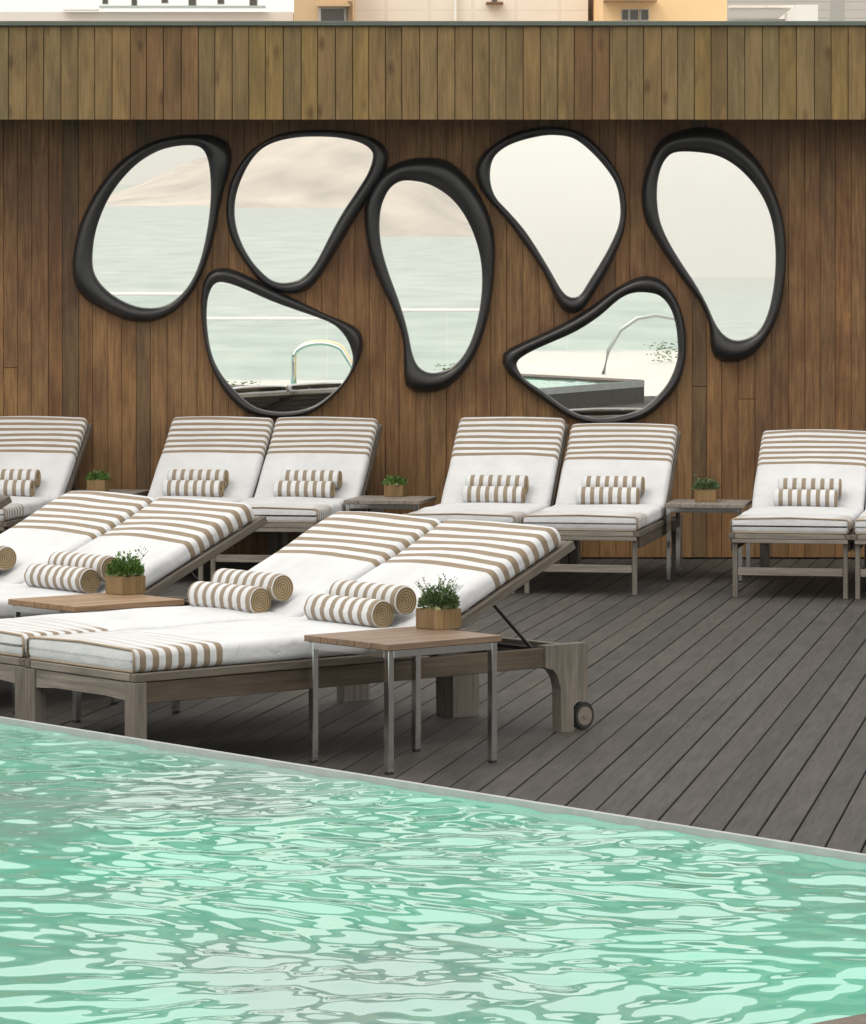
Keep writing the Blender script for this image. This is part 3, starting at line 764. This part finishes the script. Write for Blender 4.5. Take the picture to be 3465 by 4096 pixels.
# ================================================================ POTTED PLANTS
def make_plant(label, s, leafm, seed, twigs=0, height=.095, nleaf=260, leaf=.016, round_=.5):
    rr = random.Random(seed)
    root = empty('potted_plant', (0, 0, 0), 0, label, 'potted plant', 'small plants in wooden boxes')
    h = s / 2; ph = .073; t = .010
    for k in range(4):
        bm = bmesh.new(); box(bm, -h + (t if k % 2 else 0), h - (t if k % 2 else 0), -h, -h + t, 0, ph - (.0 if k % 2 else .001), bev=.0012)
        mesh('planter_side', bm, M['pot'], root, rot=(0, 0, R(90 * k)))
    boxo('soil', (-h + t, h - t, -h + t, h - t, .004, ph - .012), M['soil'], root)
    bm = bmesh.new()
    def leafq(p, d, L, wd):
        d = d.normalized(); u = d.cross(Vector((rr.uniform(-1, 1), rr.uniform(-1, 1), rr.uniform(.2, 1)))).normalized(); nrm = d.cross(u)
        a = bm.verts.new(p); b = bm.verts.new(p + d * L * .5 + u * wd + nrm * wd * .35); c = bm.verts.new(p + d * L); e = bm.verts.new(p + d * L * .5 - u * wd + nrm * wd * .35)
        m_ = bm.verts.new(p + d * L * .5)
        for f in ((a, b, m_), (b, c, m_), (c, e, m_), (e, a, m_)): bm.faces.new(f)
    for _ in range(nleaf):
        th = rr.uniform(0, 6.283); rad = h * 1.15 * math.sqrt(rr.random()); top = height * (1 - .55 * (rad / h / 1.15) ** 2) * rr.uniform(.55, 1.05)
        z = ph - .01 + top * rr.uniform(.25, 1)
        p = Vector((rad * math.cos(th), rad * math.sin(th), z))
        d = Vector((math.cos(th) * rr.uniform(.1, 1), math.sin(th) * rr.uniform(.1, 1), rr.uniform(.0, 1.2)))
        leafq(p, d, leaf * rr.uniform(.6, 1.3), leaf * .3)
    for _ in range(twigs):
        th = rr.uniform(-1.4, 1.2) if rr.random() < .7 else rr.uniform(0, 6.28); p = Vector((math.cos(th) * h * .4, math.sin(th) * h * .4, ph)); d = Vector((math.cos(th) * rr.uniform(.3, .8), math.sin(th) * rr.uniform(.3, .8), 1)).normalized()
        Lt = height * rr.uniform(.9, 1.35); tube(bm, [p, p + d * Lt * .5, p + d * Lt + Vector((math.cos(th) * .012, math.sin(th) * .012, 0))], .0009, 4)
        for j in range(9):
            q = p + d * Lt * (.35 + .08 * j); leafq(q, Vector((rr.uniform(-1, 1), rr.uniform(-1, 1), rr.uniform(-.1, .9))), leaf * .8, leaf * .24)
    mesh('foliage', bm, leafm, root)
    bm = bmesh.new()
    for k in range(9):
        th = rr.uniform(0, 6.28); rad = h * rr.uniform(.45, .85); bmesh.ops.create_icosphere(bm, subdivisions=1, radius=rr.uniform(.007, .013), matrix=Matrix.Translation((rad * math.cos(th), rad * math.sin(th), ph + rr.uniform(-.004, .006))))
    bmesh.ops.create_icosphere(bm, subdivisions=2, radius=.016, matrix=Matrix.Translation((-h * .62, -h * .1 + .0, ph + .008)))
    mesh('pale_rosette', bm, M['pebble'], root, smooth=True)['kind'] = 'stuff'
    return root
pl = make_plant('bushy grey green plant in a wooden box on the nearest side table', .118, M['leaf'], 3, twigs=16, height=.100, nleaf=1100, leaf=.0165)
pl.location = (.020, 12.985, TH_ + .001); pl.rotation_euler = (0, 0, AN)
pl = make_plant('bright green plant in a wooden box on the left near table', .118, M['leaf2'], 5, twigs=5, height=.100, nleaf=800, leaf=.020)
pl.location = (-1.252, 14.52, TH_ + .001); pl.rotation_euler = (0, 0, AN)
def far_plant(o, px, Y, th): o.location = ((px - 433) / F * Y, Y, TH_ + .001); o.rotation_euler = (0, 0, R(-th)); return o
far_plant(make_plant('low dark leafed plant in a wooden box on the right wall table', .125, M['leaf'], 8, twigs=4, height=.075, nleaf=420, leaf=.022), 706, 21.15, 9)
far_plant(make_plant('small green plant in a wooden box on the wall table below the tall mirror', .115, M['leaf2'], 9, height=.066, nleaf=420, leaf=.02), 395, 21.70, 9)
far_plant(make_plant('small green plant in a wooden box on the leftmost wall table', .115, M['leaf2'], 11, height=.066, nleaf=420, leaf=.02), 98, 22.25, 9)

# ================================================================ BUILDINGS ABOVE THE WALL
def bld(name, label, x0, x1, Y, top, mat, wins=(), trims=(), depth=9):
    """pixel columns x0..x1 at distance Y; wins: (xa, xb, ya, yb) in pixels"""
    X0, X1 = (x0 - 433) / F * Y, (x1 - 433) / F * Y
    root = empty(name, ((X0 + X1) / 2, Y, SEA), 0, label, 'building')
    cx = (X0 + X1) / 2; boxo('wall', (X0 - cx, X1 - cx, 0, depth, 0, top - SEA), mat, root)
    for xa, xb, ya, yb in wins:
        a, b = pix(xa, yb, Y), pix(xb, ya, Y)
        f = empty('window', (a.x - cx, 0, a.z - SEA)); f.parent = root
        W_, H_ = b.x - a.x, b.z - a.z
        bm = bmesh.new()
        t = min(.06, W_ * .12)
        box(bm, 0, W_, -.05, -.003, -t, 0); box(bm, 0, W_, -.05, -.003, H_, H_ + t); box(bm, -t, 0, -.05, -.003, -t, H_ + t); box(bm, W_, W_ + t, -.05, -.003, -t, H_ + t)
        if W_ > .5: box(bm, W_ * .5 - .02, W_ * .5 + .02, -.045, -.004, 0, H_)
        mesh('frame', bm, M['wframe'], f); boxo('pane', (0, W_, -.02, -.006, 0, H_), M['pane'], f)
    for (xa, xb, ya, yb, d, mt, nm) in trims:
        a, b = pix(xa, yb, Y), pix(xb, ya, Y)
        boxo(nm, (a.x - cx, b.x - cx, -d, -.002, a.z - SEA, b.z - SEA), mt, root)
    return root
M['wframe'] = plain('painted window frame', (.45, .43, .40), .6)
M['pane'] = plain('dark window glass', (.08, .07, .06), .15)
def tiles(name, c, sx, sz, g=.8):
    m, nt, b = newmat(name)
    tc = N(nt, 'ShaderNodeTexCoord'); sp = N(nt, 'ShaderNodeSeparateXYZ'); lk(nt, tc.outputs['Object'], sp.inputs[0])
    fx = mathn(nt, 'FRACT', mathn(nt, 'DIVIDE', sp.outputs[0], sx)); fz = mathn(nt, 'FRACT', mathn(nt, 'DIVIDE', sp.outputs[2], sz))
    line = mathn(nt, 'MAXIMUM', mathn(nt, 'LESS_THAN', fx, .08), mathn(nt, 'LESS_THAN', fz, .14))
    nz = noise(nt, tc.outputs['Object'], .6, 4, .6)
    cc = mixc(nt, 1.0, (*c, 1), ramp(nt, nz, [(.3, (.88,) * 3), (.7, (1, 1, 1))]), 'MULTIPLY')
    lk(nt, mixc(nt, line, cc, tuple(v * g for v in c)), b.inputs['Base Color']); b.inputs['Roughness'].default_value = .8
    return m
mW = plain('white render', (.78, .72, .68), .85, var=.1, vs=.5); mCream = tiles('cream wall tiles', (.84, .76, .66), .9, .28, .86)
mTan = plain('tan render', (.62, .44, .26), .85, var=.15, vs=.8); mOr = plain('apricot render', (.90, .62, .34), .85, var=.08, vs=.7)
mGr = tiles('grey louvred wall', (.50, .48, .45), 5, .22, .75); mWh = plain('bright white render', (.82, .80, .76), .8)
mGl = plain('pale green glazing', (.42, .50, .48), .3)
bld('apartment_building', 'white apartment block with greenish upper glazing above the left half of the fascia', 0 - 60, 293, 78, 7.95, mW,
    wins=[(103, 108, -6, 4), (132, 137, -6, 6), (162, 168, -6, 3), (189, 196, -6, 6), (218, 224, -6, 4), (250, 257, -6, 6)],
    trims=[(100, 266, 6.5, 8.5, .25, mGl, 'ledge'), (64, 99, 9.5, 11, .2, mWh, 'ledge')])
bld('tan_building', 'narrow tan building with a dark window between two pale ones', 294, 353, 72, 8.6, mTan,
    wins=[(321, 344, 9, 24)], trims=[(348, 352, 2, 24, .2, plain('brown pipe', (.25, .15, .08), .7), 'pipe'), (318, 350, 5, 7.5, .35, mTan, 'window_hood')])
bld('tiled_building', 'long cream building with fine horizontal tile lines above the middle of the fascia', 354, 588, 74, 9.2, mCream,
    wins=[(492, 497, -4, 3)], trims=[(454, 456.5, -10, 24, .18, mWh, 'drainpipe'), (486, 503, 3, 4.5, .3, plain('rusty bracket', (.2, .1, .05), .8), 'sill')])
bld('white_building', 'thin bright white wall seen between the cream and the apricot building', 589, 606, 84, 8.6, mWh)
bld('apricot_building', 'sunlit apricot coloured building with a small barred window', 603, 727, 70, 8.4, mOr,
    wins=[(622, 628, 10, 20), (630, 638, 10, 20), (641, 648, 10, 20)], trims=[(603, 656, 0, 2.2, .5, mTan, 'canopy')])
bld('grey_building', 'grey louvred rooftop structure right of the apricot building', 728, 797, 66, 6.85, mGr, trims=[(728, 797, 6.5, 9, .3, mCream, 'parapet')])
bld('white_hut', 'small bright white rooftop block at the right', 796, 818, 64, 6.95, mWh)
bld('far_grey_building', 'pale grey striped building behind the rooftop block at the right edge', 700, 960, 96, 11.0, mGr)

# ================================================================ CAMERA-SIDE TERRACE (seen only in the mirrors)
rail = empty('glass_balustrade', (0, -2.2, 0), 0, 'frameless glass balustrade with a pale top rail facing the sea, seen in the mirrors', 'balustrade')
M['gl'] = None
m, nt_, b_ = newmat('clear green glass'); b_.inputs['Base Color'].default_value = (.94, .985, .965, 1); b_.inputs['Transmission Weight'].default_value = 1; b_.inputs['Roughness'].default_value = 0; b_.inputs['IOR'].default_value = 1.1; M['gl'] = m
for k in range(12):
    boxo('glass_panel', (-9.4 + k * 1.6, -9.4 + k * 1.6 + 1.58, -.006, .006, .02, .80), M['gl'], rail)
bm = bmesh.new(); tube(bm, [(-9.4, 0, .815), (-3, 0, .815), (9.8, 0, .815)], .022, 14); mesh('top_rail', bm, plain('white enamel rail', (.85, .85, .83), .15, .0, 1.0), rail, smooth=True)
hr = empty('pool_handrail', ln(3.2, NEDGE + .15)[:2] + (RZ,), 0, 'arched polished pool handrail reflected in the lower left mirror', 'handrail')
bm = bmesh.new()
arc = lambda y, h: [(0, y, 0), (0, y, h * .35), (0, y, h * .65)] + [(.30 * (1 - math.cos(t)), y, h * .72 + .17 * math.sin(t)) for t in np.linspace(.15, 2.5, 14)] + [(.66, y, h * .55), (.72, y, h * .1)]
tube(bm, arc(0, .52), .022, 10); mesh('rail_tube', bm, plain('brass toned steel', (.80, .68, .42), .25, 1.0), hr, smooth=True)
bm = bmesh.new(); tube(bm, arc(.55, .52), .022, 10); mesh('rail_tube', bm, M['chrome'], hr, smooth=True)
hr.location = (-1.56, 5.2, RZ)
hr2 = empty('pool_handrail', (2.02, 3.1, 0), 0, 'curved grey steel handrail reflected in the lower right mirror', 'handrail')
bm = bmesh.new(); tube(bm, [(0, 0, 0), (.06, 0, .28), (.20, 0, .52), (.40, 0, .66), (.62, 0, .70), (.84, 0, .66), (1.0, 0, .50), (1.06, 0, 0)], .024, 10); mesh('rail_tube', bm, plain('grey steel', (.45, .48, .48), .3, 1.0), hr2, smooth=True)
for i, (xx, yy) in enumerate(((-2.15, 4.3), (-2.45, 4.2), (.2, 1.2), (2.9, .6))):
    rr = random.Random(50 + i); bm = bmesh.new()
    for _ in range(120):
        th = rr.uniform(0, 6.28); p = Vector((rr.gauss(0, .09), rr.gauss(0, .09), rr.uniform(.0, .26)))
        bmesh.ops.create_icosphere(bm, subdivisions=1, radius=rr.uniform(.010, .022), matrix=Matrix.Translation(p) @ Matrix.Diagonal((1, .5, .35, 1)) )
    o = mesh('shrub', bm, M['leaf2']); o.location = (xx, yy, .0 if i > 1 else .02)
    tag(o, ['light green shrub on the camera side of the pool, seen in the lower left mirror', 'small green shrub beside the pool handrail, seen in a mirror', 'low shrub behind the camera side of the pool, seen in the middle mirror', 'low shrub at the right of the camera, seen in the lower right mirror'][i], 'shrub')

# ---- haze over the sea
bm = bmesh.new(); box(bm, -3850, 3850, -5950, 890, SEA - 2.5, 120)
m = bpy.data.materials.new('haze'); m.use_nodes = True; nt_ = m.node_tree; nt_.nodes.clear()
pv = nt_.nodes.new('ShaderNodeVolumePrincipled'); pv.inputs['Color'].default_value = (.98, .96, .93, 1); pv.inputs['Density'].default_value = .00020; pv.inputs['Anisotropy'].default_value = .25
om = nt_.nodes.new('ShaderNodeOutputMaterial'); nt_.links.new(pv.outputs[0], om.inputs['Volume'])
tag(mesh('haze', bm, m), kind='stuff')
